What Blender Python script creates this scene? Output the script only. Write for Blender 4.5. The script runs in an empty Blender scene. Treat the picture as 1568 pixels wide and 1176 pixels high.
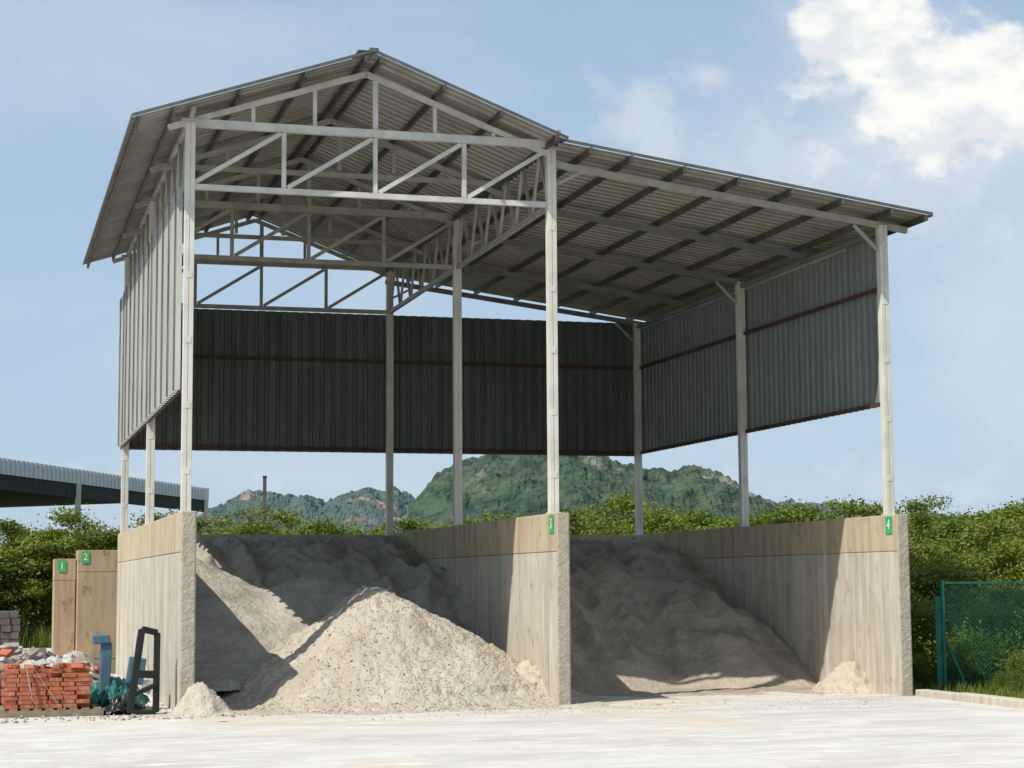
import bpy, math, random
import numpy as np
from mathutils import Vector, Matrix, noise as mn
random.seed(7); np.random.seed(7)
scene=bpy.context.scene
scene.view_settings.view_transform='Standard'; scene.view_settings.look='None'; scene.view_settings.exposure=0
R=math.radians
# ------------------------------------------------------------ helpers
def link(o,parent=None):
    scene.collection.objects.link(o)
    if parent is not None: o.parent=parent
    return o
def empty(name,loc=(0,0,0)):
    e=bpy.data.objects.new(name,None); e.empty_display_size=.3; scene.collection.objects.link(e); return e
class MB:
    def __init__(s): s.v=[];s.f=[];s.m=[]
    def add(s,vs,fs,mi=0):
        b=len(s.v); s.v+= [tuple(v) for v in vs]
        for f in fs: s.f.append(tuple(b+i for i in f)); s.m.append(mi)
    def box(s,a,b,mi=0,front=None):
        x0,y0,z0=a;x1,y1,z1=b
        vs=[(x0,y0,z0),(x1,y0,z0),(x1,y1,z0),(x0,y1,z0),(x0,y0,z1),(x1,y0,z1),(x1,y1,z1),(x0,y1,z1)]
        fs=[(0,3,2,1),(4,5,6,7),(0,1,5,4),(1,2,6,5),(2,3,7,6),(3,0,4,7)]
        base=len(s.m); s.add(vs,fs,mi)
        if front is not None: s.m[base+2]=front
    def beam(s,p,q,w,h=None,mi=0,up=(0,0,1)):
        h=h or w; p=Vector(p);q=Vector(q);d=(q-p).normalized();u=Vector(up)
        if abs(d.dot(u))>.98: u=Vector((0,1,0))
        r=d.cross(u).normalized(); u=r.cross(d).normalized()
        vs=[]
        for e in (p,q):
            for a,b in ((-1,-1),(1,-1),(1,1),(-1,1)): vs.append(e+r*(a*w/2)+u*(b*h/2))
        s.add(vs,[(0,1,2,3),(7,6,5,4),(0,4,5,1),(1,5,6,2),(2,6,7,3),(3,7,4,0)],mi)
    def rot_box(s,c,size,R3,mi=0):
        vs=[]
        for z in (-1,1):
            for x,y in ((-1,-1),(1,-1),(1,1),(-1,1)):
                vs.append(Vector(c)+R3@Vector((x*size[0]/2,y*size[1]/2,z*size[2]/2)))
        s.add(vs,[(0,3,2,1),(4,5,6,7),(0,1,5,4),(1,2,6,5),(2,3,7,6),(3,0,4,7)],mi)
    def obj(s,name,mats,parent=None,smooth=False,bevel=0):
        me=bpy.data.meshes.new(name); me.from_pydata(s.v,[],s.f)
        for m in (mats if isinstance(mats,(list,tuple)) else [mats]): me.materials.append(m)
        me.polygons.foreach_set('material_index',s.m)
        if smooth: me.polygons.foreach_set('use_smooth',[True]*len(s.f))
        me.update(); o=bpy.data.objects.new(name,me); link(o,parent)
        if bevel:
            b=o.modifiers.new('bev','BEVEL'); b.width=bevel; b.segments=2; b.limit_method='ANGLE'
        return o
# ------------------------------------------------------------ materials
def mat(name,c1,c2=None,scale=3,stretch=(1,1,1),rough=.8,metal=0,bump=0,bscale=40,c3=None,s3=.6,t3=(.5,.62),lo=.35,hi=.65,detail=6,transl=0,bdist=.02,bdetail=5,st3=None,c4=None,s4=3,t4=(.5,.7),st4=(1,1,1),c5=None,s5=3,t5=(.5,.7),st5=(1,1,1)):
    m=bpy.data.materials.new(name); m.use_nodes=True; nt=m.node_tree; N=nt.nodes; L=nt.links
    b=N['Principled BSDF']; b.inputs['Roughness'].default_value=rough; b.inputs['Metallic'].default_value=metal
    if 'Specular IOR Level' in b.inputs: b.inputs['Specular IOR Level'].default_value=.3
    tc=N.new('ShaderNodeTexCoord')
    def mapped(st):
        mp=N.new('ShaderNodeMapping'); mp.inputs['Scale'].default_value=st; L.new(tc.outputs['Object'],mp.inputs['Vector']); return mp.outputs[0]
    c2=c2 or tuple(x*.8 for x in c1)
    n=N.new('ShaderNodeTexNoise'); n.inputs['Scale'].default_value=scale; n.inputs['Detail'].default_value=detail; n.inputs['Roughness'].default_value=.62
    L.new(mapped(stretch),n.inputs['Vector'])
    r=N.new('ShaderNodeValToRGB'); r.color_ramp.elements[0].position=lo; r.color_ramp.elements[1].position=hi
    r.color_ramp.elements[0].color=(*c2,1); r.color_ramp.elements[1].color=(*c1,1)
    L.new(n.outputs['Fac'],r.inputs['Fac']); out=r.outputs[0]
    for cc,ss,tt,st in ((c3,s3,t3,st3 or stretch),(c4,s4,t4,st4),(c5,s5,t5,st5)):
        if not cc: continue
        n3=N.new('ShaderNodeTexNoise'); n3.inputs['Scale'].default_value=ss; n3.inputs['Detail'].default_value=8; n3.inputs['Roughness'].default_value=.65
        L.new(mapped(st),n3.inputs['Vector'])
        r3=N.new('ShaderNodeValToRGB'); r3.color_ramp.elements[0].position=tt[0]; r3.color_ramp.elements[1].position=tt[1]
        L.new(n3.outputs['Fac'],r3.inputs['Fac'])
        mx=N.new('ShaderNodeMix'); mx.data_type='RGBA'; L.new(r3.outputs[0],mx.inputs[0]); L.new(out,mx.inputs[6]); mx.inputs[7].default_value=(*cc,1); out=mx.outputs[2]
    L.new(out,b.inputs['Base Color'])
    if bump:
        nb=N.new('ShaderNodeTexNoise'); nb.inputs['Scale'].default_value=bscale; nb.inputs['Detail'].default_value=bdetail; L.new(tc.outputs['Object'],nb.inputs['Vector'])
        bp=N.new('ShaderNodeBump'); bp.inputs['Strength'].default_value=bump; bp.inputs['Distance'].default_value=bdist
        L.new(nb.outputs['Fac'],bp.inputs['Height']); L.new(bp.outputs[0],b.inputs['Normal'])
    if transl:
        t=N.new('ShaderNodeBsdfTranslucent'); L.new(out,t.inputs['Color']); ms=N.new('ShaderNodeMixShader'); ms.inputs[0].default_value=transl
        L.new(b.outputs[0],ms.inputs[1]); L.new(t.outputs[0],ms.inputs[2]); L.new(ms.outputs[0],N['Material Output'].inputs['Surface'])
    return m
M_steel=mat('cream_painted_steel',(.70,.68,.60),(.56,.54,.47),scale=1.6,rough=.5,c3=(.36,.27,.19),s3=5,t3=(.66,.77))
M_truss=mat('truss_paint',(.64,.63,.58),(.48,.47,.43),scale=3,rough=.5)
M_truss2=mat('truss_paint_shaded',(.42,.41,.365),(.30,.29,.255),scale=3,rough=.55)  # truss paint darkened: dimness of the shed interior put into the colour
M_rafter=mat('galvanised_rafter',(.22,.225,.225),(.15,.155,.155),scale=2.5,rough=.5,metal=.1)
M_purlin=mat('galvanised_purlin',(.12,.12,.115),(.065,.06,.055),scale=2,rough=.5,metal=.2)
M_roof=mat('roof_sheet',(.34,.33,.295),(.265,.255,.225),scale=.8,rough=.5,metal=.3,c3=(.20,.185,.155),s3=1.5,t3=(.5,.72))
M_trim=mat('roof_flashing',(.16,.16,.15),(.10,.10,.09),rough=.5,metal=.3)
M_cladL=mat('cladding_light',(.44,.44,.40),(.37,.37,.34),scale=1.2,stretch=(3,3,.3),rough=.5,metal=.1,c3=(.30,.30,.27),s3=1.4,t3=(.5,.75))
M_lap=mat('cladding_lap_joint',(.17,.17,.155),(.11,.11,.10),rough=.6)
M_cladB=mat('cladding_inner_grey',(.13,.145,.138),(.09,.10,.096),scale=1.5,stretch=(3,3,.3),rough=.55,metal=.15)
M_cladR=mat('cladding_inner_right',(.24,.255,.25),(.18,.195,.19),scale=1.5,stretch=(3,3,.3),rough=.5,metal=.2)  # lighter than the back sheet: stronger ambient light put into the colour
M_oxide=mat('red_oxide_girt',(.10,.048,.038),(.06,.035,.028),scale=5,rough=.7)
def concrete(name,c1,c2,c3,c4,c5):
    return mat(name,c1,c2,scale=.9,stretch=(1,1,.8),rough=.9,bump=.35,bscale=14,c3=c3,s3=1.7,t3=(.45,.66),st3=(2.6,2.6,.22),c4=c4,s4=4,t4=(.56,.72),st4=(1,1,.6),c5=c5,s5=3.2,t5=(.55,.69),st5=(2.5,2.5,.14),bdist=.012,detail=4)
M_conc=concrete('wall_concrete',(.56,.515,.43),(.46,.42,.345),(.38,.335,.27),(.31,.27,.21),(.62,.58,.50))
M_concT=concrete('wall_concrete_top_course',(.53,.44,.30),(.45,.37,.25),(.36,.29,.19),(.29,.23,.155),(.51,.45,.35))
M_concE=mat('wall_end_exposed_aggregate',(.45,.40,.32),(.36,.315,.245),scale=5,rough=.95,bump=.5,bscale=30,bdist=.02,c3=(.29,.25,.195),s3=20,t3=(.56,.74))
M_conc2=concrete('wall_concrete_ochre',(.46,.34,.22),(.39,.285,.18),(.32,.235,.15),(.15,.11,.08),(.42,.33,.24))
M_yard=mat('yard_dusty_concrete',(.58,.56,.53),(.50,.48,.445),scale=1.6,stretch=(.5,1.3,1),rough=.95,bump=.8,bscale=6,c3=(.43,.40,.355),s3=.5,t3=(.46,.68),bdist=.03,c4=(.53,.465,.36),s4=.20,t4=(.52,.66),bdetail=10,c5=(.64,.625,.59),s5=2.2,t5=(.52,.66),st5=(.5,1.4,1))
M_ground=mat('earth_and_grass',(.10,.13,.045),(.17,.14,.085),scale=.4,rough=1,bump=.6,bscale=4)
M_sand=mat('sand_grey',(.43,.395,.335),(.34,.31,.26),scale=2.5,rough=1,bump=1,bscale=14,c3=(.26,.23,.185),s3=1.1,t3=(.48,.7),bdist=.05,bdetail=9)
M_sandR=mat('sand_brown',(.44,.38,.305),(.35,.295,.235),scale=2.0,rough=1,bump=.8,bscale=12,c3=(.27,.225,.17),s3=.9,t3=(.45,.68),bdist=.05,bdetail=9)
M_gravel=mat('gravel_pale',(.52,.47,.385),(.41,.365,.295),scale=12,rough=1,bump=.9,bscale=20,lo=.3,hi=.6,bdist=.06,bdetail=9,c3=(.41,.36,.285),s3=1.2,t3=(.45,.65))
M_white=mat('lime_dust',(.53,.475,.385),(.42,.365,.29),scale=6,rough=1,bump=.9,bscale=22,bdist=.04)
M_leaf=[mat('foliage_a',(.195,.255,.032),(.075,.12,.018),scale=.9,rough=.6,transl=.33,detail=4,lo=.38,hi=.60),
        mat('foliage_b',(.235,.275,.04),(.10,.145,.022),scale=1.0,rough=.6,transl=.33,detail=4,lo=.38,hi=.60)]
M_bark=mat('bark',(.12,.09,.06),(.07,.05,.035),scale=12,rough=.95)
M_hill=mat('hill_forest_hazed',(.080,.118,.072),(.030,.055,.046),scale=.13,rough=1,bump=1,bscale=.3,detail=10,c3=(.21,.205,.18),s3=.04,t3=(.60,.67),bdist=5,lo=.4,hi=.6)  # forest green with bluish aerial haze mixed into the base colour
M_hill2=mat('hill_far_hazed',(.10,.145,.13),(.065,.10,.10),scale=.1,rough=1,detail=10,c3=(.34,.26,.21),s3=.02,t3=(.57,.65),bump=1,bscale=.25,bdist=5)  # base colour carries a stronger bluish haze tint; pinkish cliffs are rock
M_hill3=mat('hill_distant_hazed',(.12,.155,.15),(.085,.12,.125),scale=.1,rough=1,detail=10,bump=1,bscale=.25,bdist=5)  # distance haze painted into the base colour
M_green=mat('sign_green',(.05,.42,.14),(.04,.35,.12),rough=.5)
M_signw=mat('sign_white_paint',(.75,.78,.7),rough=.5)
M_brick=mat('red_brick',(.45,.14,.07),(.34,.10,.05),scale=9,rough=.9,c3=(.48,.25,.16),s3=14,t3=(.5,.7))
M_wood=mat('pallet_wood',(.30,.24,.17),(.2,.16,.11),scale=8,rough=.9)
M_black=mat('black_plastic',(.012,.013,.014),(.02,.02,.02),rough=.35)
M_blue=mat('blue_grey_steel',(.085,.17,.23),(.06,.12,.17),scale=4,rough=.5)
M_teal=mat('teal_tarpaulin',(.02,.17,.14),(.015,.10,.09),scale=6,rough=.5)
M_fence=mat('green_pvc_fence',(.02,.17,.11),(.015,.12,.085),rough=.5)
M_rub=mat('rubble',(.42,.37,.32),(.24,.19,.17),scale=5,rough=.95)
M_dark=mat('dark_paving_blocks',(.14,.12,.12),(.08,.07,.07),scale=6,rough=.9)
M_plast=mat('pale_plastic_sheet',(.5,.5,.47),(.34,.34,.32),scale=8,rough=.4)
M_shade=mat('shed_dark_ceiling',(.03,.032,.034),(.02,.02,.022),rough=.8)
M_fascia=mat('shed_fascia',(.60,.64,.66),(.52,.56,.58),rough=.5)

# ------------------------------------------------------------ camera (real position, telephoto)
cx,cy,ch,yaw,pit,rol,f=-3.14475,-29.87805,1.97243,.27829,.10637,-.00621,2855.5
fw=Vector((math.sin(yaw)*math.cos(pit),math.cos(yaw)*math.cos(pit),math.sin(pit)))
r0=Vector((math.cos(yaw),-math.sin(yaw),0)); u0=r0.cross(fw)
r2=r0*math.cos(rol)+u0*math.sin(rol); u2=-r0*math.sin(rol)+u0*math.cos(rol)
cam=bpy.data.cameras.new('camera'); co=bpy.data.objects.new('camera',cam); link(co)
co.matrix_world=Matrix(((r2.x,u2.x,-fw.x,cx),(r2.y,u2.y,-fw.y,cy),(r2.z,u2.z,-fw.z,ch),(0,0,0,1)))
cam.sensor_width=36; cam.lens=36*f/1568; cam.clip_end=6000; cam.clip_start=.1
scene.camera=co
# ------------------------------------------------------------ sun & sky
S=Vector((-1,-.52,1.45)).normalized()
sun=bpy.data.lights.new('sun','SUN'); sun.energy=5.0; sun.angle=R(.5); sun.color=(1,.945,.85)
so=bpy.data.objects.new('sun',sun); link(so); so.rotation_euler=S.to_track_quat('Z','Y').to_euler()
w=bpy.data.worlds.new('World'); scene.world=w; w.use_nodes=True; nt=w.node_tree; N=nt.nodes; L=nt.links
bg=N['Background']; bg.inputs[1].default_value=.12
sky=N.new('ShaderNodeTexSky'); sky.sky_type='NISHITA'; sky.sun_disc=False
sky.sun_elevation=math.asin(S.z); sky.sun_rotation=math.atan2(S.x,S.y)%(2*math.pi); sky.air_density=1.0; sky.dust_density=.8; sky.ozone_density=1.5
tc=N.new('ShaderNodeTexCoord')
def math_(op,a,b=None,c=None,clamp=False):
    n=N.new('ShaderNodeMath'); n.operation=op; n.use_clamp=clamp
    for i,x in enumerate((a,b,c)):
        if x is None: continue
        if isinstance(x,(int,float)): n.inputs[i].default_value=x
        else: L.new(x,n.inputs[i])
    return n.outputs[0]
def mrange(x,a,b,c=0,d=1,smooth=True):
    n=N.new('ShaderNodeMapRange'); n.interpolation_type='SMOOTHSTEP' if smooth else 'LINEAR'
    for k,v in (('From Min',a),('From Max',b),('To Min',c),('To Max',d)): n.inputs[k].default_value=v
    L.new(x,n.inputs['Value']); return n.outputs[0]
def wnoise(scale,detail,rough,off=0,st=(1,1,1.6)):
    mp=N.new('ShaderNodeMapping'); mp.inputs['Location'].default_value=(off,off*.7,off*.3); mp.inputs['Scale'].default_value=st
    L.new(tc.outputs['Generated'],mp.inputs[0])
    n=N.new('ShaderNodeTexNoise'); n.inputs['Scale'].default_value=scale; n.inputs['Detail'].default_value=detail; n.inputs['Roughness'].default_value=rough
    L.new(mp.outputs[0],n.inputs['Vector']); return n.outputs['Fac']
def blob(d,rad,zst=1.0):
    d=Vector(d).normalized()
    vm=N.new('ShaderNodeVectorMath'); vm.operation='SUBTRACT'; L.new(tc.outputs['Generated'],vm.inputs[0]); vm.inputs[1].default_value=d
    v2=N.new('ShaderNodeVectorMath'); v2.operation='MULTIPLY'; L.new(vm.outputs[0],v2.inputs[0]); v2.inputs[1].default_value=(1,1,zst)
    v3=N.new('ShaderNodeVectorMath'); v3.operation='LENGTH'; L.new(v2.outputs[0],v3.inputs[0])
    return math_('MAXIMUM',math_('SUBTRACT',1,math_('DIVIDE',v3.outputs['Value'],rad)),-1.0)
def blobs(lst):
    acc=None
    for d,rad,zs in lst:
        b=blob(d,rad,zs); acc=b if acc is None else math_('MAXIMUM',acc,b)
    return acc
sep=N.new('ShaderNodeSeparateXYZ'); L.new(tc.outputs['Generated'],sep.inputs[0])
def mixc(fac,a,b):
    mx=N.new('ShaderNodeMix'); mx.data_type='RGBA'
    if isinstance(fac,float): mx.inputs[0].default_value=fac
    else: L.new(fac,mx.inputs[0])
    for i,c in ((6,a),(7,b)):
        if isinstance(c,tuple): mx.inputs[i].default_value=(*c,1)
        else: L.new(c,mx.inputs[i])
    return mx.outputs[2]
n1=math_('SUBTRACT',wnoise(24,12,.6,3.1,(1,1,1.3)),.5)
acc=blobs([((.446,.887,.282),.040,1.0),((.484,.879,.262),.062,1.10),((.524,.867,.255),.062,1.05)])
dens=math_('ADD',math_('MULTIPLY',acc,.6),math_('MULTIPLY',n1,1.8))
core=mrange(dens,-.04,.42)
accw=blobs([((.3427,.9208,.2400),.040,1.1),((.3702,.910,.2703),.026,1.2),((.40,.905,.225),.05,1.4)])
wisp=mrange(math_('ADD',math_('MULTIPLY',accw,.6),math_('MULTIPLY',n1,1.9)),-.05,.55,0,.72)
accv=blobs([((.461,.8905,.222),.14,1.2),((.40,.91,.215),.10,1.3),((.55,.86,.17),.17,1.2)])
veil2=mrange(math_('ADD',math_('MULTIPLY',accv,.5),math_('MULTIPLY',math_('SUBTRACT',wnoise(9,8,.55,2.2),.5),1.6)),-.1,.6,0,.65)
veil=mrange(wnoise(4.5,7,.55,8.0,(1,1,2.6)),.40,.72,0,.40)
lowm=mrange(sep.outputs['Z'],.085,.03,0,1,False); lown=mrange(wnoise(26,9,.6,5.0,(1,1,1.8)),.48,.62)
low=math_('MULTIPLY',math_('MULTIPLY',lowm,lown),.8)
fac=math_('MAXIMUM',math_('MAXIMUM',math_('MAXIMUM',core,wisp),veil2),math_('MAXIMUM',veil,low))
haze=mrange(sep.outputs['Z'],.0,.45,.85,.55,False)
c0=mixc(haze,sky.outputs[0],(3.9,5.2,6.65))
ccol=mixc(core,(5.6,6.1,6.8),(8.2,8.2,7.95))
shd=mrange(wnoise(34,6,.5,1.3),.36,.56)
ccol=mixc(shd,mixc(.6,ccol,(5.5,5.9,6.6)),ccol)
L.new(mixc(fac,c0,ccol),bg.inputs[0])

# ------------------------------------------------------------ ground
mb=MB(); mb.add([(-3000,-3000,-.03),(3000,-3000,-.03),(3000,3000,-.03),(-3000,3000,-.03)],[(0,1,2,3)]); mb.obj('ground',M_ground)
mb=MB()
mb.add([(-45,-60,0),(12.6,-60,0),(12.6,13.2,0),(-.2,13.2,0),(-.2,32,0),(-45,32,0)],[(0,1,2,3,4,5)]); mb.obj('yard_pavement',M_yard)
mb=MB(); random.seed(3)
y=-14.0
while y<-.62:
    l=1.0+random.random()*.6; y2=min(y+l,-.62)
    mb.box((12.36+random.uniform(-.01,.01),y,-.02),(12.62,y2-.01,.12+random.uniform(-.015,.015))); y=y2
mb.obj('kerb',M_conc,bevel=.02)

# ------------------------------------------------------------ concrete walls
WT=3.12
def rough_end(x0,x1,y,z0,z1,seed,m,parent):
    mb=MB(); nx=9; nz=int((z1-z0)/.028); vs=[];fs=[]
    for j in range(nz+1):
        for i in range(nx+1):
            u=i/nx; x=x0+(x1-x0)*u; z=z0+(z1-z0)*j/nz
            edge=min(u,1-u)*2
            d=.005*mn.noise(Vector((x*14,z*14,seed)))+.005*mn.noise(Vector((x*40,z*40,seed)))
            yy=y+d-(-.014 if edge<.1 else 0)
            xx=x+(.004*mn.noise(Vector((z*9,seed,0))) if edge<.1 else 0)
            vs.append((xx,yy,z))
    for j in range(nz):
        for i in range(nx): a=j*(nx+1)+i; fs.append((a,a+1,a+nx+2,a+nx+1))
    mb.add(vs,fs); mb.obj('end_face',m,parent)
def wall(x0,x1,y0,y1,name='concrete_wall',end=True,seed=1):
    e=empty(name)
    mb=MB(); mb.box((x0,y0,-.02),(x1,y1,2.48),0,front=1 if end else None)
    mb.obj('lower_course',[M_conc,M_concE],e,bevel=.012)
    mb=MB(); mb.box((x0-.006,y0-.004,2.484),(x1+.006,y1+.004,WT),0,front=1 if end else None)
    mb.obj('top_course',[M_concT,M_concE],e,bevel=.015)
    rough_end(x0-.002,x1+.002,y0-.018,0,WT-.014,seed,M_concE,e)
    mb=MB(); y=y0+.55
    while y<y1-.2:
        mb.box((x0-.006,y-.009,.0),(x0-.001,y+.009,2.45),0); y+=1.22
    mb.obj('formwork_fins',M_conc,e)
    return e
wL=wall(-.12,.11,-.55,13.0,seed=1); wM=wall(5.98,6.2,-.55,13.0,seed=5); wR=wall(12.18,12.4,-.5,13.0,seed=9)
e=empty('concrete_back_wall'); mb=MB(); mb.box((-.12,13.008,-.02),(12.4,13.24,2.48)); mb.box((-.12,13.006,2.485),(12.4,13.245,WT)); mb.obj('wall_body',M_concT,e,bevel=.01)

def sign(txt,loc,rot,size=(.12,.34),name='number_sign'):
    e=empty(name); e.location=loc; e.rotation_euler=rot
    mb=MB(); w2,h2=size[0]/2,size[1]/2
    mb.box((-w2,-h2,0),(w2,h2,.008)); o=mb.obj('plate',M_green,e)
    c=bpy.data.curves.new('numeral','FONT'); c.body=txt; c.size=size[1]*.8; c.extrude=.002; c.offset=.002; c.align_x='CENTER'; c.align_y='CENTER'
    c.materials.append(M_signw); o=bpy.data.objects.new('numeral',c); link(o,e); o.location=(0,0,.012)
sign('3',(5.965,-.31,2.94),(R(90),0,R(-90)),(.23,.30))
sign('4',(12.165,-.23,2.94),(R(90),0,R(-90)),(.23,.30))

# ------------------------------------------------------------ shed
shed=empty('open_storage_shed')
XL,XM,XR=0.0,6.1,12.3; YS=[0,6.5,13.0]; ZT,ZB,ZR,ZC=9.42,8.37,8.31,5.09
RX,RZ=2.9,10.62; EX,EZ=-.97,9.30; VX,VZ=6.22,9.36; FX,FZ=12.98,8.40
def roofz(x):
    if x<=RX: return EZ+(RZ-EZ)*(x-EX)/(RX-EX)
    if x<=VX: return RZ+(VZ-RZ)*(x-RX)/(VX-RX)
    return VZ-.04+(FZ-VZ+.04)*(x-VX)/(FX-VX)
Y0,Y1=-.62,13.45
mb=MB()
def plate(x,y,z,s=.3): mb.box((x-s/2,y-s/2,z),(x+s/2,y+s/2,z+.02))
for j,Y in enumerate(YS):
    for X,zt in ((XL,ZT),(XM,ZT),(XR,ZR)):
        w=.155
        mb.box((X-w/2,Y-w/2,WT+.02),(X-.006,Y+w/2,zt)); mb.box((X+.006,Y-w/2,WT+.02),(X+w/2,Y+w/2,zt)); mb.box((X-.007,Y-w/2+.012,WT+.02),(X+.007,Y+w/2-.012,zt))
        plate(X,Y,WT,.21)
        z=WT+.6
        while z<zt-.3:
            mb.box((X-.05,Y-w/2-.006,z),(X+.05,Y-w/2+.002,z+.10)); z+=1.05
mb.obj('columns',M_steel,shed,bevel=.006)
mb=MB();mbi=MB()
def frame(mb,Y,full=True):
    c=.19
    mb.beam((XL-.35,Y,roofz(XL-.35)-c),(RX,Y,RZ-c),.07,.09); mb.beam((RX,Y,RZ-c),(XM+.05,Y,roofz(XM)-c),.07,.09)
    mb.beam((XL-.15,Y,ZT),(XM+.1,Y,ZT),.10,.13 if full else .08)
    for i in range(1,6):
        x=XL+(XM-XL)*i/6; zt=roofz(x)-c-.05
        if zt>ZT+.1: mb.beam((x,Y,ZT+.07),(x,Y,zt),.085 if i==3 else .06,.06)
    if full:
        mb.beam((XL+.08,Y,ZB),(XM-.08,Y,ZB),.08,.09)
        for i in range(1,4):
            x=XL+(XM-XL)*i/4; mb.beam((x,Y,ZB+.05),(x,Y,ZT-.07),.07,.06)
        for i in range(4):
            x0=XL+(XM-XL)*i/4+.06; x1=XL+(XM-XL)*(i+1)/4-.05
            mb.beam((x0,Y+.003,ZB+.06),(x1,Y+.003,ZT-.09),.06,.07)
frame(mb,0); mb.obj('front_gable_truss',M_truss,shed)
frame(mbi,6.5); frame(mbi,13.0)
for Y in (3.25,9.75): frame(mbi,Y,False)
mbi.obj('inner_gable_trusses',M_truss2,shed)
mb=MB()
for Y in (0,3.25,6.5,9.75,13.0):
    mb.beam((XM-.1,Y+.002,roofz(XM+.2)-.21),(XR+.5,Y+.002,roofz(XR+.5)-.18),.08,.11,1 if Y==0 else 0)
    if Y in YS:
        mb.beam((XM+.08,Y,8.72),(XM+.6,Y,roofz(XM+.6)-.26),.045,.05,1)
        mb.beam((XR-.08,Y,7.85),(XR-.55,Y,roofz(XR-.5)-.26),.045,.05,1)
mb.beam((XR,.08,ZR-.10),(XR,12.92,ZR-.10),.06,.08)
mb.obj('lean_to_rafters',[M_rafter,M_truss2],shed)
mb=MB()
for X in (XL,XM):
    mb.beam((X,.08,ZB-.003),(X,12.92,ZB-.003),.07,.09); mb.beam((X,-.5,ZT+.10),(X,13.3,ZT+.10),.07,.08)
    n=12
    for i in range(n):
        y0=.1+12.8*i/n;y1=.1+12.8*(i+1)/n; ym=(y0+y1)/2
        mb.beam((X,y0+.04,ZB+.04),(X,ym,ZT+.03),.05,.05); mb.beam((X+.002,ym,ZT+.03),(X+.002,y1-.04,ZB+.04),.05,.05)
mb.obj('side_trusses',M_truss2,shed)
mb=MB()
for x in (-.88,-.32,.72,1.78,2.76,3.02,4.08,5.06,6.02,6.62,7.34,8.3,9.3,10.3,11.25,12.2,12.85):
    z=roofz(x)-.065; mb.box((x-.022,Y0-.04,z-.05),(x+.022,Y1,z+.055))
mb.obj('purlins',M_purlin,shed)
def sheet(o,across,length,normal,W,pitch,h,mi=0,mbx=None,lap=True):
    o=Vector(o);a=Vector(across).normalized();l=Vector(length);n=Vector(normal).normalized()
    pts=[];s=0
    while s<W-1e-6:
        for t,hh in ((0,0),(.55,0),(.64,h),(.91,h)):
            ss=s+t*pitch
            if ss<=W: pts.append((ss,hh))
        s+=pitch
    pts.append((W,0)); vs=[];fs=[]
    k=6
    for j in range(k+1):
        for ss,hh in pts:
            jit=.010*mn.noise(Vector((ss*1.7,j*1.3,W)))
            vs.append(o+a*ss+n*(hh+jit)+l*(j/k))
    m=len(pts)
    for j in range(k):
        for i in range(m-1): fs.append((j*m+i,j*m+i+1,(j+1)*m+i+1,(j+1)*m+i))
    mbx.add(vs,fs,mi)
mb=MB()
W=Y1-Y0
def slope(x0,z0,x1,z1): sheet((x0,Y0,z0),(0,1,0),(x1-x0,0,z1-z0),(0,0,1),W,.25,.035,0,mb)
slope(RX,RZ,EX,EZ); slope(RX,RZ,VX,VZ); slope(VX-.1,roofz(VX+.001),FX,FZ)
mb.obj('roof_sheeting',M_roof,shed)
mb=MB()
for yy in (Y0-.015,Y1+.015):
    for a,b in (((EX,EZ),(RX,RZ)),((RX,RZ),(VX,VZ)),((VX-.05,roofz(VX+.01)),(FX,FZ))):
        mb.beam((a[0],yy,a[1]+.035),(b[0],yy,b[1]+.035),.02,.05)
mb.beam((EX-.01,Y0,EZ+.02),(EX-.01,Y1,EZ+.02),.02,.05); mb.beam((FX+.01,Y0,FZ+.02),(FX+.01,Y1,FZ+.02),.02,.05)
mb.beam((RX-.12,Y0-.03,RZ+.02),(RX-.12,Y1,RZ+.02),.3,.02); mb.beam((RX,Y0-.03,RZ+.055),(RX,Y1,RZ+.055),.14,.05)
mb.obj('flashings_and_ridge_cap',M_trim,shed)
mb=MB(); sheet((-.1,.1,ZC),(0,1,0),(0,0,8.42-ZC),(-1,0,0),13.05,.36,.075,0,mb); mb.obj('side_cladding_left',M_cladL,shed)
mb=MB(); random.seed(17); y=.34
while y<13.1:
    mb.box((-.20,y-.02,ZC+random.uniform(-.01,.01)),(-.182,y+.02,8.41)); y+=random.choice([.72,1.08,1.08])
mb.obj('lap_joints',M_lap,shed)
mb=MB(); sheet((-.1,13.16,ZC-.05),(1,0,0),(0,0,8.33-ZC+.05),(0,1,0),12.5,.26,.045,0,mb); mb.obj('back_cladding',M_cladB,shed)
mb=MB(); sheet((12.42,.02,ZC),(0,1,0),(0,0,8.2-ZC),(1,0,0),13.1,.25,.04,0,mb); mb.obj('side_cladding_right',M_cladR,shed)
mb=MB(); mb.box((12.375,.05,ZC+.02),(12.40,.42,7.1)); mb.obj('sunlit_edge_strip',M_cladL,shed)  # pale strip added to stand for sunlight on the cladding's front end
mb=MB(); mb.box((12.36,1.6,8.13),(12.40,13,8.20)); mb.obj('cladding_top_strip',M_truss2,shed)
mb=MB()
for z in (ZC+.03,7.2):
    mb.box((-.0,13.09,z-.035),(12.35,13.14,z+.035)); mb.box((12.33,.1,z-.035),(12.37,13.08,z+.035)); mb.box((-.09,.1,z-.04),(-.04,13.08,z+.04))
mb.obj('girts',M_oxide,shed)

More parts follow.
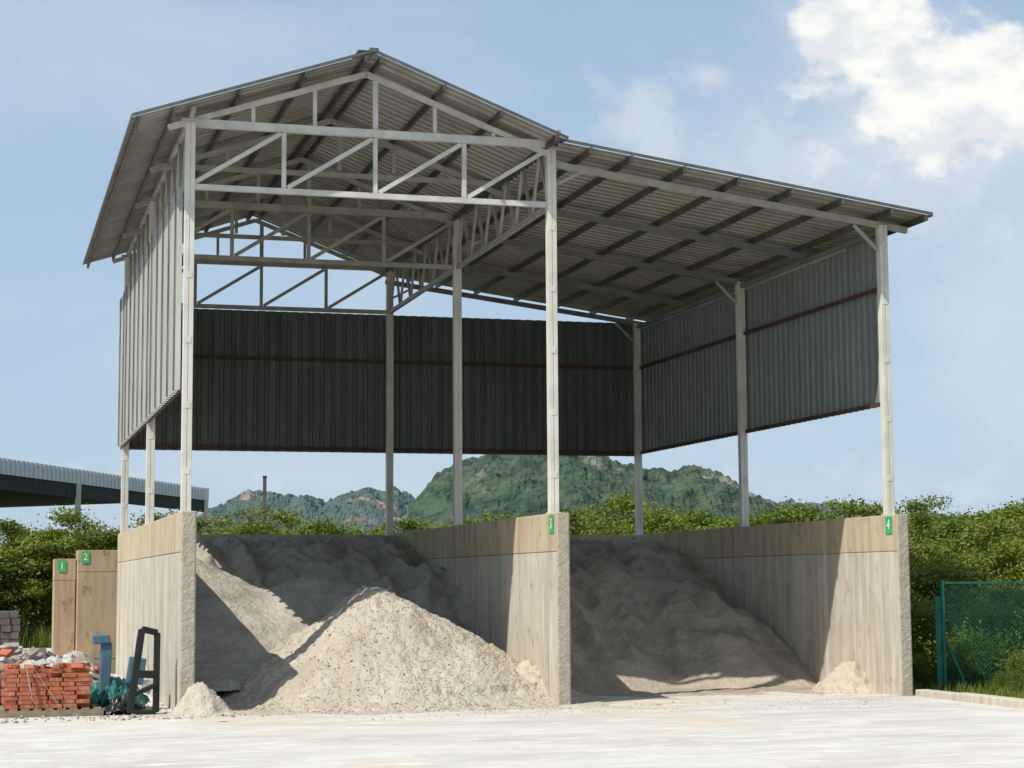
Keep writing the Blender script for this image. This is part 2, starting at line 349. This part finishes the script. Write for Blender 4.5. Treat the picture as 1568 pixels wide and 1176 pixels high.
# ------------------------------------------------------------ piles
def fb(x,y,sc,seed=0,o=5): return mn.fractal(Vector((x*sc+seed,y*sc-seed,seed*.37)),.9,2.0,o)
def smax(a,b,k=.25):
    h=max(k-abs(a-b),0)/k; return max(a,b)+h*h*k*.25
def interp(y,ks):
    return float(np.interp(y,[k[0] for k in ks],[k[1] for k in ks]))
def cone(x,y,px,py,h,s,sx=1,sy=1,rd=.12):
    d=math.sqrt(((x-px)*sx)**2+((y-py)*sy)**2+rd); return h+s*math.sqrt(rd)-s*d
def left_h(x,y):
    kr=[(3.3,-.3),(4.1,.6),(5.9,1.85),(8,2.4),(10.4,2.85),(13,3.0)]
    kl=[(2.5,-1),(5.0,.3),(8,1.72),(9.6,2.5),(11,2.85),(13,3.02)]
    wx=fb(x,y,.5,2)*.35
    t=min(max((x-1.5)/4.0,0),1); t=t*t*(3-2*t)
    b=interp(y+wx*1.5,kl)*(1-t)+interp(y+wx,kr)*t
    rid=1-abs(mn.noise(Vector((x*1.3+3,y*.5,1.0))))*2; rid2=1-abs(mn.noise(Vector((x*3+3,y*1.4,4.0))))*2
    am=min(1,max(b,0))
    b+=(.26*rid+.13*rid2+.20*fb(x,y,1.3,5))*am-.28*am
    b=min(b,3.04+.07*fb(x,y,1,4))
    h2=cone(x,y,3.05,5.5,2.12,.50,.8,1)+.03*fb(x,y,1.1,9)
    h3=cone(x,y,.1,6.2,2.7,.50)+.07*fb(x,y,1.1,11)
    return smax(smax(b,h2,.12),h3,.2)
def front_h(x,y):
    ax=.84 if x>3.45 else 1.02
    h=cone(x,y,3.45,1.95,1.88,.68,ax,.98,.08)
    h=smax(h,cone(x,y,4.2,2.5,1.3,.62),.2)
    h+=.08*fb(x,y,1.2,21)+.03*fb(x,y,4,23)
    if h<.3: h=.3*math.exp((h-.3)/.3) -.06
    return h
def right_h(x,y):
    k=[(2.4,-.3),(3.2,.15),(4.5,.72),(6,1.35),(7.9,2.2),(9.6,2.75),(11,3.0),(13,3.05)]
    off=.55*fb(x,y,.45,31)+.5*math.sin(x*1.15+.6+.25*y)
    h=interp(y+off,k)-.1
    h=smax(h,cone(x,y,9.2,7.6,2.50,.60),.05)
    h=smax(h,cone(x,y,10.9,5.9,1.85,.60),.05)
    h=smax(h,cone(x,y,7.6,6.2,2.3,.66),.05)
    am=min(1,max(h,0))
    rid=1-abs(mn.noise(Vector((x*1.6+3,y*.45+x*.4,7.0))))*2; rid2=1-abs(mn.noise(Vector((x*3.4+3,y*1.0,2.0))))*2
    h+=(.18*rid+.05*rid2+.08*fb(x,y,1.6,35))*am-.16*am
    return min(h,3.04+.05*fb(x,y,1,4))
def field(name,fn,x0,x1,y0,y1,st,m,micro=.012,ms=14,parent=None):
    nx=int((x1-x0)/st)+1; ny=int((y1-y0)/st)+1; vs=[];fs=[]
    for j in range(ny):
        y=y0+(y1-y0)*j/(ny-1)
        for i in range(nx):
            x=x0+(x1-x0)*i/(nx-1); h=fn(x,y)
            if h>-.1: h+=micro*mn.noise(Vector((x*ms,y*ms,h*ms)))*2
            vs.append((x,y,max(h,-.04)))
    for j in range(ny-1):
        for i in range(nx-1):
            q=(j*nx+i,j*nx+i+1,(j+1)*nx+i+1,(j+1)*nx+i)
            if max(vs[k][2] for k in q)>-.02: fs.append(q)
    mb=MB(); mb.add(vs,fs); return mb.obj(name,m,parent,smooth=True)
field('sand_pile',left_h,.108,5.982,1.0,13.0,.05,M_sand,.013,7)
field('gravel_pile',front_h,.3,7.2,-1.9,5.4,.032,M_gravel,.021,10)
field('sand_pile',right_h,6.198,12.182,1.0,13.0,.05,M_sandR,.009,7)
def stones(name,fn,n,xr,yr,sz,m,minh=-.03):
    mb=MB(); c=0
    while c<n:
        x=random.uniform(*xr); y=random.uniform(*yr); h=fn(x,y)
        if h<minh: 
            if random.random()>.12: continue
        c+=1; s=random.uniform(*sz)*(1 if random.random()<.93 else 1.7)
        z=max(h,0)+s*.2
        ps=[]
        for d in ((1,0,0),(0,1,0),(-1,0,0),(0,-1,0),(0,0,1),(0,0,-1)):
            ps.append((x+d[0]*s*random.uniform(.6,1.2),y+d[1]*s*random.uniform(.6,1.2),z+d[2]*s*random.uniform(.5,1)))
        mb.add(ps,[(0,1,4),(1,2,4),(2,3,4),(3,0,4),(1,0,5),(2,1,5),(3,2,5),(0,3,5)])
    return mb.obj(name,m,smooth=True)
stones('loose_gravel',front_h,4500,(.6,6.0),(-1.6,3.4),(.008,.020),M_gravel)
def heap(px,py,h,s,rad,seed,bx):
    def fn(x,y):
        v=cone(x,y,px,py,h,s,1,1,.02)+.10*fb(x,y,2.5,seed)+.05*fb(x,y,7,seed)
        if v<.1: v=.1*math.exp((v-.1)/.12)-.03
        return v
    field('lime_heap',fn,bx[0],bx[1],bx[2],bx[3],.035,M_white,.025,16)
heap(5.85,.75,.60,.80,1,41,(4.6,5.985,-.7,2.6)); heap(12.0,1.1,.54,.95,1,43,(10.8,12.185,-.6,2.8))
heap(.20,-.72,.46,1.25,1,45,(-.5,1.0,-1.5,.2))
def toe_r(x,y): return -.001+.03*fb(x,y,1,51)+.05*math.exp(-((y-2.2)/1.5)**2)-.02
field('sand_spill',toe_r,6.2,12.18,-1.2,3.6,.08,M_sandR,.008,9)
def toe_l(x,y): return .04*math.exp(-((y+.6)/.7)**2)*math.exp(-((x-3.2)/3.2)**4)+.03*fb(x,y,1.3,57)-.018
field('sand_spill',toe_l,-.6,7.4,-2.4,1.2,.06,M_gravel,.008,9)

# ------------------------------------------------------------ far bay walls (numbered 1, 2)
for (x0,x1,y0,zt,t) in ((-1.1,-.53,23.5,2.72,'1'),(-.5,.62,22.9,2.95,'2')):
    e=empty('concrete_bay_wall'); mb=MB(); mb.box((x0,y0,-.02),(x1,y0+1.2,zt-.6)); mb.box((x0-.005,y0-.005,zt-.595),(x1+.005,y0+1.2,zt)); mb.obj('wall_body',M_conc2,e,bevel=.01)
    sign(t,(x0+.20,y0-.02,zt-.2),(R(90),0,0),(.22,.32))

# ------------------------------------------------------------ left background shed
b=empty('warehouse')
P0=Vector((-14.6,31.1,0)); P1=Vector((10.0,82.4,0)); d=(P1-P0).normalized(); nrm=Vector((-d.y,d.x,0))
def WP(s,t,z): v=P0+d*s+nrm*t; return (v.x,v.y,z)
LL=(P1-P0).length
mb=MB(); mb.beam(WP(0,0,7.35),WP(LL,0,7.35),.08,.72); 
for i in range(int(LL/.5)): mb.beam(WP(i*.5,-.07,7.02),WP(i*.5,-.07,7.70),.07,.05)
mb.obj('fascia',M_fascia,b)
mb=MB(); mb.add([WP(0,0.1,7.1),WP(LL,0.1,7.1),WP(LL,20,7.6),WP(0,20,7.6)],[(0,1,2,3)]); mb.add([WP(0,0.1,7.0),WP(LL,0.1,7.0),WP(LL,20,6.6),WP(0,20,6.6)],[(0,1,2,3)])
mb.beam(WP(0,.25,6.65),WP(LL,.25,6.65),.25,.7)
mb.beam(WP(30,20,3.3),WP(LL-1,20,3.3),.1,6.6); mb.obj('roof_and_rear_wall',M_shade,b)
mb=MB()
for s in (12,LL*.66,LL-.15): mb.beam(WP(s,.1,0),WP(s,.1,7.0),.28,.28)
mb.obj('posts',M_steel,b)
mb=MB(); mb.beam((7.8,44.5,0),(7.8,44.5,6.25),.13,.13); mb.beam((7.8,44.5,6.25),(7.8,44.5,6.3),.17,.17); mb.obj('chimney_pipe',M_trim)

# ------------------------------------------------------------ hills
def hill(name,D,prof,m,depth,amp,seed,nx=420,ny=90):
    hw=Vector((math.sin(yaw),math.cos(yaw),0)); base=Vector((cx,cy,0))+hw*D; k=D/f
    xs=[p[0] for p in prof]; zs=[(893-p[1])*k+2 for p in prof]
    mb=MB(); vs=[];fs=[]
    x0,x1=xs[0],xs[-1]
    for j in range(ny):
        t=j/(ny-1)*2-1
        for i in range(nx):
            px=x0+(x1-x0)*i/(nx-1); l=(px-784)*k
            z=float(np.interp(px,xs,zs)); g=max(0,1-abs(t)**2.2)**.75
            dd=t*depth
            nn=mn.fractal(Vector((l*.02+seed,dd*.02,seed)),.8,2,6)
            n3=mn.noise(Vector((l*.18+seed,dd*.18,3))); n4=abs(mn.noise(Vector((l*.45+seed,dd*.45,5))))
            h=z*g*(1+.34*nn*(1-g*.6))+amp*nn*g+amp*.5*n3*g+amp*.4*n4
            p=base+r0*l+hw*dd; vs.append((p.x,p.y,h-1))
    for j in range(ny-1):
        for i in range(nx-1): fs.append((j*nx+i,j*nx+i+1,(j+1)*nx+i+1,(j+1)*nx+i))
    mb.add(vs,fs); mb.obj(name,m,smooth=False)
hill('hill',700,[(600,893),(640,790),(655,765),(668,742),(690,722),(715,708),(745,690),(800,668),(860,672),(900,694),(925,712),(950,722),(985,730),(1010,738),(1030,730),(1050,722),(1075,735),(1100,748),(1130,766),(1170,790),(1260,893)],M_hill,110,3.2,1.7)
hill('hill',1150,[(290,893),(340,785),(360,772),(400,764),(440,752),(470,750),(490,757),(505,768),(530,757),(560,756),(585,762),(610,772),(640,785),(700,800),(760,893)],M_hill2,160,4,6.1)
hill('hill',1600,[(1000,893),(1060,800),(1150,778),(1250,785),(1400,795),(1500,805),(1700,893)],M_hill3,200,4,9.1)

# ------------------------------------------------------------ trees
def tree_mesh(name,seed,H=4.6,rad=2.3,clumps=46,leaves=260,mi=0,ls=(.045,.085)):
    rng=np.random.RandomState(seed); mb=MB(); random.seed(seed)
    def tube(p,q,r1,r2_):
        p=Vector(p);q=Vector(q);dd=(q-p).normalized(); a=dd.orthogonal().normalized(); bb=dd.cross(a)
        vs=[]
        for e,r in ((p,r1),(q,r2_)):
            for i in range(6): an=i*math.pi/3; vs.append(e+(a*math.cos(an)+bb*math.sin(an))*r)
        mb.add(vs,[(i,(i+1)%6,6+(i+1)%6,6+i) for i in range(6)],1)
    tube((0,0,-.1),(.1,.05,H*.3),.13,.09)
    cs=[]
    for i in range(clumps):
        while True:
            v=rng.uniform(-1,1,3)
            l=np.linalg.norm(v)
            if .35<l<1: break
        c=np.array([v[0]*rad,v[1]*rad,H*.54+v[2]*H*.40]); c[:2]*=1-.25*max(0,v[2]); cs.append(c)
    for c in cs[:18]:
        m=Vector((c[0]*.4,c[1]*.4,H*.3+(c[2]-H*.3)*.5)); tube((.1,.05,H*.28),m,.06,.035); tube(m,tuple(c),.035,.012)
    P=[]
    for c in cs:
        n=int(leaves*rng.uniform(.5,1.4)); s=rng.uniform(.18,.36)
        P.append(c+rng.normal(0,1,(n,3))*np.array([s,s,s*.5]))
    P=np.vstack(P); n=len(P)
    a=rng.normal(0,1,(n,3))*np.array([1,1,.6]); a/=np.linalg.norm(a,axis=1)[:,None]
    b_=rng.normal(0,1,(n,3))*np.array([1,1,.6]); b_-= (b_*a).sum(1)[:,None]*a; b_/=np.linalg.norm(b_,axis=1)[:,None]
    sz=rng.uniform(ls[0],ls[1],n)[:,None]
    q=np.stack([P-a*sz,P+b_*sz*.5,P+a*sz,P-b_*sz*.5],1).reshape(-1,3)
    base=len(mb.v); mb.v+=[tuple(x) for x in q]
    mb.f+=[(base+4*i,base+4*i+1,base+4*i+2,base+4*i+3) for i in range(n)]; mb.m+=[0]*n
    me=bpy.data.meshes.new(name); me.from_pydata(mb.v,[],mb.f); me.materials.append(M_leaf[mi]); me.materials.append(M_bark)
    me.polygons.foreach_set('material_index',mb.m); me.update(); return me
TM=[tree_mesh('tree_crown_mesh',11,4.6,2.3,60,420,0),tree_mesh('tree_crown_mesh',12,4.7,2.1,56,420,1),tree_mesh('tree_crown_mesh',13,4.3,2.6,64,420,0),tree_mesh('tree_crown_mesh',14,4.9,2.2,58,420,1)]
SM=[tree_mesh('shrub_mesh',21,1.9,1.3,40,260,0,(.03,.06)),tree_mesh('shrub_mesh',22,2.3,1.2,40,260,1,(.03,.06))]
def put(me,name,x,y,s=1,parent=None,sz=None):
    o=bpy.data.objects.new(name,me); link(o,parent); o.location=(x,y,-.03); o.rotation_euler=(0,0,random.uniform(0,6.28)); o.scale=(s,s,(sz or s)); return o
random.seed(5)
belt=empty('tree_belt')
for row,(yy,dx) in enumerate(((22,2.0),(27,2.2),(33,2.6))):
    x=4.2+row*1.0
    while x<36:
        s=random.uniform(.86,1.04); h=random.uniform(.77,.88)*(1+.04*row)
        if x>13+row*1.8: h*=1.15
        put(random.choice(TM),'belt_tree',x,yy+random.uniform(-1.5,1.5),s,belt,h); x+=dx*random.uniform(.75,1.15)
belt2=empty('tree_belt')
for row,yy in enumerate((36,41,46)):
    x=-6
    while x<8.5:
        put(random.choice(TM),'belt_tree',x,yy+random.uniform(-1.2,1.2),random.uniform(.85,1.1),belt2,random.uniform(.80,1.02)); x+=random.uniform(1.5,2.4)
for x,y,s in ((15.6,13,.80),(17.8,11,.79),(19.6,8.5,.73),(21.6,10,.84),(16.6,17,.90),(19,15,.88),(22.5,14,.93),(14.6,18.5,.86),(24.5,12,.88),(18.6,5.4,.55),(21.2,5.8,.66)):
    put(random.choice(TM),'tree',x+random.uniform(-.3,.3),y,s)
for x,y,s in ((14.2,3.0,.75),(14.0,6.0,1.0),(15.6,2.4,.7),(16.8,3.4,.85),(14.9,8.2,1.1),(16.2,6.2,1.1),(18.2,2.6,.75),(13.6,9.5,1.0),(13.4,4.6,.55),(15.0,.0,.35),(16.0,-.6,.5),(14.4,1.3,.5),(17.2,.8,.6),(15.0,1.5,.6),(13.2,2.6,.45),(13.1,7,.8),(15.3,-1.6,.35),(14.3,-.5,.22),(13.5,1.6,.3),(14.7,-1.0,.3)):
    put(random.choice(SM),'shrub',x,y,s)
def grass(name,xr,yr,n,h,m):
    mb=MB()
    for i in range(n):
        x=random.uniform(*xr);y=random.uniform(*yr);hh=random.uniform(*h); a=random.uniform(0,6.28); wv=.012; lx=random.gauss(0,.25)*hh;ly=random.gauss(0,.25)*hh
        c,s=math.cos(a)*wv,math.sin(a)*wv
        mb.add([(x-c,y-s,-.03),(x+c,y+s,-.03),(x+c*.6+lx*.5,y+s*.6+ly*.5,hh*.6),(x+lx,y+ly,hh),(x-c*.6+lx*.5,y-s*.6+ly*.5,hh*.6)],[(0,1,2,3,4)])
    mb.obj(name,m)
grass('grass',(12.9,19),(-4,7),6000,(.04,.24),M_leaf[1])
grass('weeds',(-9,4),(33,38),9000,(.2,.8),M_leaf[1])

# ------------------------------------------------------------ chain link fence
fe=empty('chain_link_fence'); FY=.6; fx0,fx1=13.62,20.0; fz=1.93
mb=MB()
x=fx0
while x<fx1+.01: mb.beam((x,FY,-.03),(x,FY,fz+.05),.06); x+=2.1
mb.beam((fx0,FY,fz),(fx1,FY,fz),.035)
mb.beam((fx0,FY,1.0),(fx0+.45,FY-.02,.0),.05)
mb.obj('posts_and_rail',M_fence,fe)
mb=MB(); sp=.08; x=fx0-fz
def clip(p,q):
    (xa,za),(xb,zb)=p,q
    if xa>xb: xa,za,xb,zb=xb,zb,xa,za
    if xb<=fx0 or xa>=fx1: return None
    if xa<fx0: t=(fx0-xa)/(xb-xa); za+=t*(zb-za); xa=fx0
    if xb>fx1: t=(fx1-xa)/(xb-xa); zb=za+t*(zb-za); xb=fx1
    return (xa,za),(xb,zb)
while x<fx1:
    for sg in (1,-1):
        a=x if sg==1 else x+fz; c=clip([a,0.03],[a+sg*(fz-.03),fz])
        if c: mb.beam((c[0][0],FY+.003*sg,c[0][1]),(c[1][0],FY+.003*sg,c[1][1]),.0048)
    x+=sp
mb.obj('wire_mesh',M_fence,fe)
mb=MB(); mb.box((fx0-.15,FY-.01,.1),(fx0-.035,FY+.002,fz-.25)); mb.obj('shade_cloth_edge',M_fence,fe)

# ------------------------------------------------------------ brick pallet
random.seed(9)
bp_=empty('brick_pallet')
mb=MB()
x0,x1,y0,y1=-2.85,-1.25,-.45,.65
for i in range(9): xx=x0+(x1-x0)*(i+.5)/9; mb.box((xx-.06,y0,.10),(xx+.06,y1,.122))
for yy in (y0+.05,(y0+y1)/2,y1-.05): mb.box((x0,yy-.05,.022),(x1,yy+.05,.098)); mb.box((x0,yy-.05,.0),(x1,yy+.05,.02))
mb.obj('pallet',M_wood,bp_)
mb=MB(); z=.125; bw,bh,bd=.215,.065,.1
for lay in range(9):
    for iy in range(9):
        for ix in range(6):
            if lay==8 and random.random()<.35: continue
            if lay==7 and random.random()<.12: continue
            if lay<7 and ix==5 and random.random()<.2: continue
            xx=-2.75+(ix+.5)*bw+ (0 if lay%2 else .03)+random.uniform(-.014,.014); yy=y0+.06+(iy+.5)*(bd+.01)+random.uniform(-.012,.022)
            mb.rot_box((xx,yy,z+bh/2),(bw-.014,bd-.004,bh-.006),Matrix.Rotation(random.uniform(-.08,.08),3,'Z'))
    z+=bh+.001
for i in range(16):
    mb.rot_box((random.uniform(-2.7,-1.5),random.uniform(-.3,.5),z+.03),(.2,.095,.06),Matrix.Rotation(random.uniform(0,3),3,'Z')@Matrix.Rotation(random.uniform(-.3,.3),3,'X'))
mb.obj('bricks',M_brick,bp_)
mb=MB()
mb.beam((-2.40,y0-.0,z+.02),(-2.30,y0-.02,.25),.06,.008); mb.beam((-2.3,y0-.01,z+.02),(-1.9,y0-.02,.15),.018,.006)
mb.obj('strap',M_plast,bp_)
def crumple(name,c,sx,sy,h,m,seed,parent=None,n=36):
    mb=MB(); vs=[];fs=[]
    for j in range(n):
        for i in range(n):
            u=i/(n-1)*2-1;v=j/(n-1)*2-1; g=max(0,1-(abs(u)**2.5+abs(v)**2.5)/1.5)
            zz=h*g*(.7+.8*abs(mn.noise(Vector((u*2.2+seed,v*2.2,seed)))))+.16*h*mn.noise(Vector((u*7,v*7,seed)))
            vs.append((c[0]+u*sx*(1+.25*mn.noise(Vector((v*2,seed,0)))),c[1]+v*sy*(1+.25*mn.noise(Vector((u*2,seed,2)))),c[2]+max(zz,-.0)))
    for j in range(n-1):
        for i in range(n-1): fs.append((j*n+i,j*n+i+1,(j+1)*n+i+1,(j+1)*n+i))
    mb.add(vs,fs); return mb.obj(name,m,parent)
crumple('plastic_sheet',(-2.2,.15,z+.0),.28,.3,.13,M_plast,3,bp_)
crumple('tarpaulin',(-1.0,1.2,.0),.5,.7,.5,M_teal,8)
crumple('plastic_bags',(-.95,-.05,.0),.34,.4,.26,M_black,12)
crumple('tarpaulin',(-.98,.35,.05),.3,.35,.36,M_teal,15)
mb=MB()
for i in range(700):
    x=random.uniform(-5,-1.1); y=random.uniform(1.0,6.5); s=random.uniform(.05,.18)
    hh=max(0,1.02-abs(x+2.5)*.30-abs(y-3.4)*.20)*(random.random()**.4)
    Rm=Matrix.Rotation(random.uniform(0,6),3,'Z')@Matrix.Rotation(random.uniform(-.7,.7),3,'X')@Matrix.Rotation(random.uniform(-.7,.7),3,'Y')
    mb.rot_box((x,y,hh+.05),(s*1.6,s,s*.6),Rm,random.choice([0,0,0,1,2,3,3]))
mb.obj('rubble_heap',[M_rub,M_brick,M_plast,M_dark],bevel=.01)
crumple('plastic_sheet',(-1.75,2.1,.45),.4,.5,.3,M_plast,23)
crumple('earth_mound',(-2.6,3.4,-.02),2.1,2.1,.85,M_rub,27)
mb=MB()
for lay in range(9):
    for cxk in (-2.75,-3.95):
        ox=random.uniform(-.02,.02)
        for q in range(5): mb.rot_box((cxk+ox+(q-2)*.212,14+random.uniform(-.03,.03),.1+lay*.155),(.205,.9,.145),Matrix.Rotation(random.uniform(-.02,.02),3,'Z'))
mb.obj('paving_block_stack',M_dark,bevel=.008)
fr=empty('black_door_frame')
mb=MB()
a=(-.86,-.45,.03);b_=(-.68,-.30,1.30);c=(-.44,-.25,1.24);d_=(-.46,-.42,.03)
def fb2(p,q,w=.09): mb.beam(p,q,w,w*.9)
fb2(a,b_,.11); fb2(d_,c,.10); fb2(b_,c,.11); fb2(a,d_,.10); fb2((-.77,-.38,.62),(-.45,-.33,.60),.13); fb2((-.8,-.42,.30),(-.44,-.40,.46),.08)
mb.obj('frame',M_black,fr,bevel=.02)
mb=MB(); mb.rot_box((-.60,-.38,.42),(.14,.03,.20),Matrix.Rotation(.2,3,'Y')); mb.obj('glazing_remnant',M_plast,fr)
bb=empty('blue_steel_cabinet')
mb=MB(); mb.rot_box((-1.15,.9,.55),(.16,.3,1.05),Matrix.Rotation(.03,3,'Y')); mb.rot_box((-1.22,.88,1.12),(.26,.34,.14),Matrix.Rotation(-.05,3,'Y')); mb.rot_box((-.68,.7,.62),(.26,.25,.42),Matrix.Rotation(.15,3,'Y')); mb.obj('body',M_blue,bb,bevel=.015)
stones('yard_debris',lambda x,y:-.01,600,(-3.5,1.5),(-1.6,2.0),(.01,.035),M_rub,-1)
stones('yard_debris',lambda x,y:-.01,500,(2,12),(-3.0,-.6),(.006,.018),M_gravel,-1)
